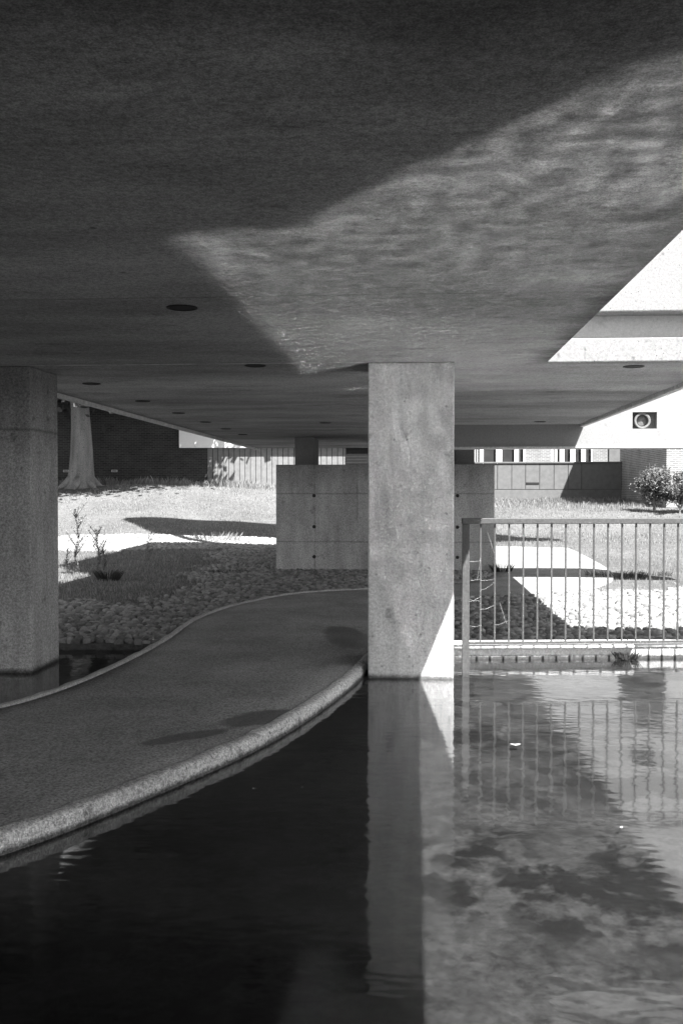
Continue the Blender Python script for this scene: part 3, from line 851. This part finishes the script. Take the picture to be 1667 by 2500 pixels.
def build_floaters():
    def leaf(x, y, L, ang, label):
        b = MB(); n = 7; vs = []
        for k in range(n):
            t = k / (n - 1) - .5; wd = 0.3 * math.sqrt(max(0, 1 - (2 * t) ** 2)) * L + .001
            for s in (-1, 1): vs.append((x + t * L * math.cos(ang) - s * wd * math.sin(ang), y + t * L * math.sin(ang) + s * wd * math.cos(ang), 0.004 + 0.012 * abs(t)))
        b.add(vs, [(2 * k, 2 * k + 2, 2 * k + 3, 2 * k + 1) for k in range(n - 1)])
        tag(b.build('floating_leaf', M['petal'], None, base=(x, y, 0)), label, 'leaf', 'leaves afloat on the pool')
    leaf(0.64, 6.23, 0.07, 0.1, 'pale curled leaf afloat among the railing reflections')
    leaf(-0.85, 5.20, 0.022, 0.2, 'tiny pale leaf afloat in the black water near the kerb')
    leaf(-0.60, 5.24, 0.016, 0.4, 'tiny pale speck of leaf afloat right of a similar one in black water')
    leaf(0.98, 4.72, 0.026, 0.6, 'small bright leaf afloat in the sunlit shallows near the right edge')
    leaf(1.78, 6.55, 0.03, 0.9, 'dark-rimmed small leaf afloat in the bright reflection at the far right')

# ------------------------------------------------------------------ buildings behind
def build_back_left():
    root = empty('brick_building', (-13, 41.8, 1.8))
    tag(root, 'dark brick building in tree shade with a white fascia and low air bricks', 'building')
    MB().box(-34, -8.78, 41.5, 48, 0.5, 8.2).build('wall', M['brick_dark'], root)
    MB().box(-9.95, 1.0, 41.25, 41.49, 3.46, 8.0).build('fascia', M['white'], root)
    MB().box(-10.9, -8.9, 41.42, 41.498, 1.6, 1.98).build('step', M['coping'], root)
    for x in (-14.95, -12.83):
        v = MB().box(x - .13, x + .13, 41.47, 41.498, 2.44, 2.53).build('air_brick', M['coping'], root)
        MB().box(x - .10, x + .10, 41.462, 41.469, 2.465, 2.505).build('grille', M['dark'], v)
    f = empty('board_fence', (-5.8, 41.6, 1.8))
    tag(f, 'pale wall of upright timber boards below the white fascia', 'fence')
    b = MB(); x = -8.77
    r = random.Random(2)
    while x < -2.9:
        b.box(x, x + 0.205, 41.45 + r.uniform(0, .006), 41.52, 1.5, 3.455); x += 0.232
    b.build('boards', M['boards'], f)
    MB().box(-8.77, -2.8, 41.53, 41.60, 1.5, 3.455).build('backing', M['slats'], f)
    s = MB(); z = 1.4
    while z < 3.46: s.box(-2.86, 1.2, 41.40, 41.44, z, z + .10); z += .125
    d = empty('slatted_screen', (-1, 41.5, 1.8))
    tag(d, 'black horizontally slatted screen peeping out just left of the middle column', 'screen')
    s.build('slats', M['slats'], d)
    MB().box(-2.86, 1.2, 41.445, 41.52, 1.3, 3.455).build('backing', M['slats'], d)

WIN = {155: 3.07, 165: 3.14, 175: 3.22, 187: 3.31, 195: 3.37, 220: 3.56, 305: 4.2, 345: 4.5, 430: 5.14, 458: 5.35, 490: 5.59, 505: 5.71, 680: 7.02, 690: 7.09, 700: 7.17, 722: 7.33, 735: 7.43, 765: 7.65, 808: 7.97, 840: 8.21, 880: 8.51, 910: 8.73, 947: 9.01, 957: 9.08, 1065: 9.89, 1155: 10.55}
def build_back_right():
    # low panelled concrete wall
    w = empty('panel_wall', (6.3, 46, 1.0))
    tag(w, 'low concrete panel wall at the back of the right-hand lawn', 'wall')
    b = MB()
    xs = [1.4, 3.19, 3.84, 4.49, 5.12, 5.76, 6.41, 7.05, 7.66, 9.45]
    for a, c in zip(xs[:-1], xs[1:]):
        b.box(a + .013, c - .013, 45.80, 46.0, 1.71, 2.90)
    b.box(1.4, 9.45, 45.81, 46.0, 0.5, 1.685)
    b.build('panels', M['panel'], w)
    MB().box(1.4, 9.45, 45.85, 46.05, 0.8, 2.88).build('joints', M['joint'], w)
    MB().box(1.4, 9.45, 45.75, 46.1, 2.902, 2.97).build('coping', M['panel'], w)
    MB().box(5.14, 5.73, 45.785, 45.799, 1.92, 2.02).build('plate', M['trim'], w)
    # house with the strip of windows behind it
    h = empty('window_building', (5.4, 51, 1.2))
    tag(h, 'pale brick building with white framed windows glimpsed above the panel wall', 'building')
    Y0 = 51.0
    W = WIN
    b = MB()
    for x0, x1 in ((-2, W[155]), (W[505], W[680]), (W[957], 16)): b.box(x0, x1, Y0, Y0 + 7, 1.0, 7.5)
    for x0, x1 in ((W[155], W[505]), (W[680], W[957])): b.box(x0, x1, Y0, Y0 + 7, 1.0, 2.5).box(x0, x1, Y0, Y0 + 7, 5.2, 7.5)
    b.build('wall', M['brick_pale'], h)
    def window(x0, x1, bars, curtain):
        f = MB().box(x0, x1, Y0 + .02, Y0 + .12, 2.5, 2.80).box(x0, x1, Y0 + .02, Y0 + .12, 5.05, 5.2)
        for a, c in bars: f.box(a, c, Y0 + .015, Y0 + .13, 2.801, 5.049)
        fr = f.build('window', M['white'], h)
        MB().box(x0 + .01, x1 - .01, Y0 + .16, Y0 + .20, 2.55, 5.15).build('pane', M['pane'], fr)
        MB().box(curtain[0], curtain[1], Y0 + .135, Y0 + .155, 2.82, 5.0).build('curtain', M['curtain'], fr)
    window(W[155], W[505], [(W[155], W[165]), (W[195], W[220]), (W[305], W[345]), (W[430], W[458]), (W[490], W[505])], (W[175], W[187]))
    window(W[680], W[957], [(W[680], W[690]), (W[735], W[765]), (W[808], W[840]), (W[880], W[910]), (W[947], W[957])], (W[700], W[722]))
    MB().box(W[1065], W[1155], Y0 - .08, Y0 - .002, 2.2, 4.6).build('meter_box', M['panel'], h)
    # brick house on the right
    r = empty('brick_house', (11, 41, 0.9))
    tag(r, 'brick house at the right edge, its shaded side running away behind the bushes', 'house')
    MB().box(9.46, 20, 37.8, 46.2, 0.2, 7.9).build('wall', M['brick'], r)
    MB().box(9.36, 20.1, 37.7, 46.3, 7.902, 8.1).build('roof', M['coping'], r)

build_ground()
build_pool()
build_path()
i_end = int(np.searchsorted(CR[:, 1], 14.4)) if True else 0
i_end = next(i for i in range(len(CR)) if CR[i, 1] > 14.3)
sweep('path_kerb', CR, [(-0.03, 0, -0.45), (-0.028, 0, 0.0), (-0.02, -0.03, None), (-0.012, -0.006, None), (-0.004, 0.003, None), (0.01, 0.009, None), (0.04, 0.010, None), (0.058, 0.008, None), (0.066, -0.001, None), (0.068, -0.05, None)], M['kerb'], 1, 0, i_end)
sweep('path_edging', CL, [(-0.02, 0, -0.45), (-0.018, 0.012, None), (0.0, 0.02, None), (0.04, 0.02, None), (0.05, 0.0, None), (0.05, -0.05, None)], M['edging'], -1, 0, next(i for i in range(len(CL)) if CL[i, 1] > 15.6))
build_building()
build_columns()
build_lights()
build_block()
build_wing_wall()
build_railing()
build_pool_kerb()
build_cobbles()
build_grass()
build_trees()
build_bushes()
build_weeds()
build_floaters()
build_back_left()
build_back_right()
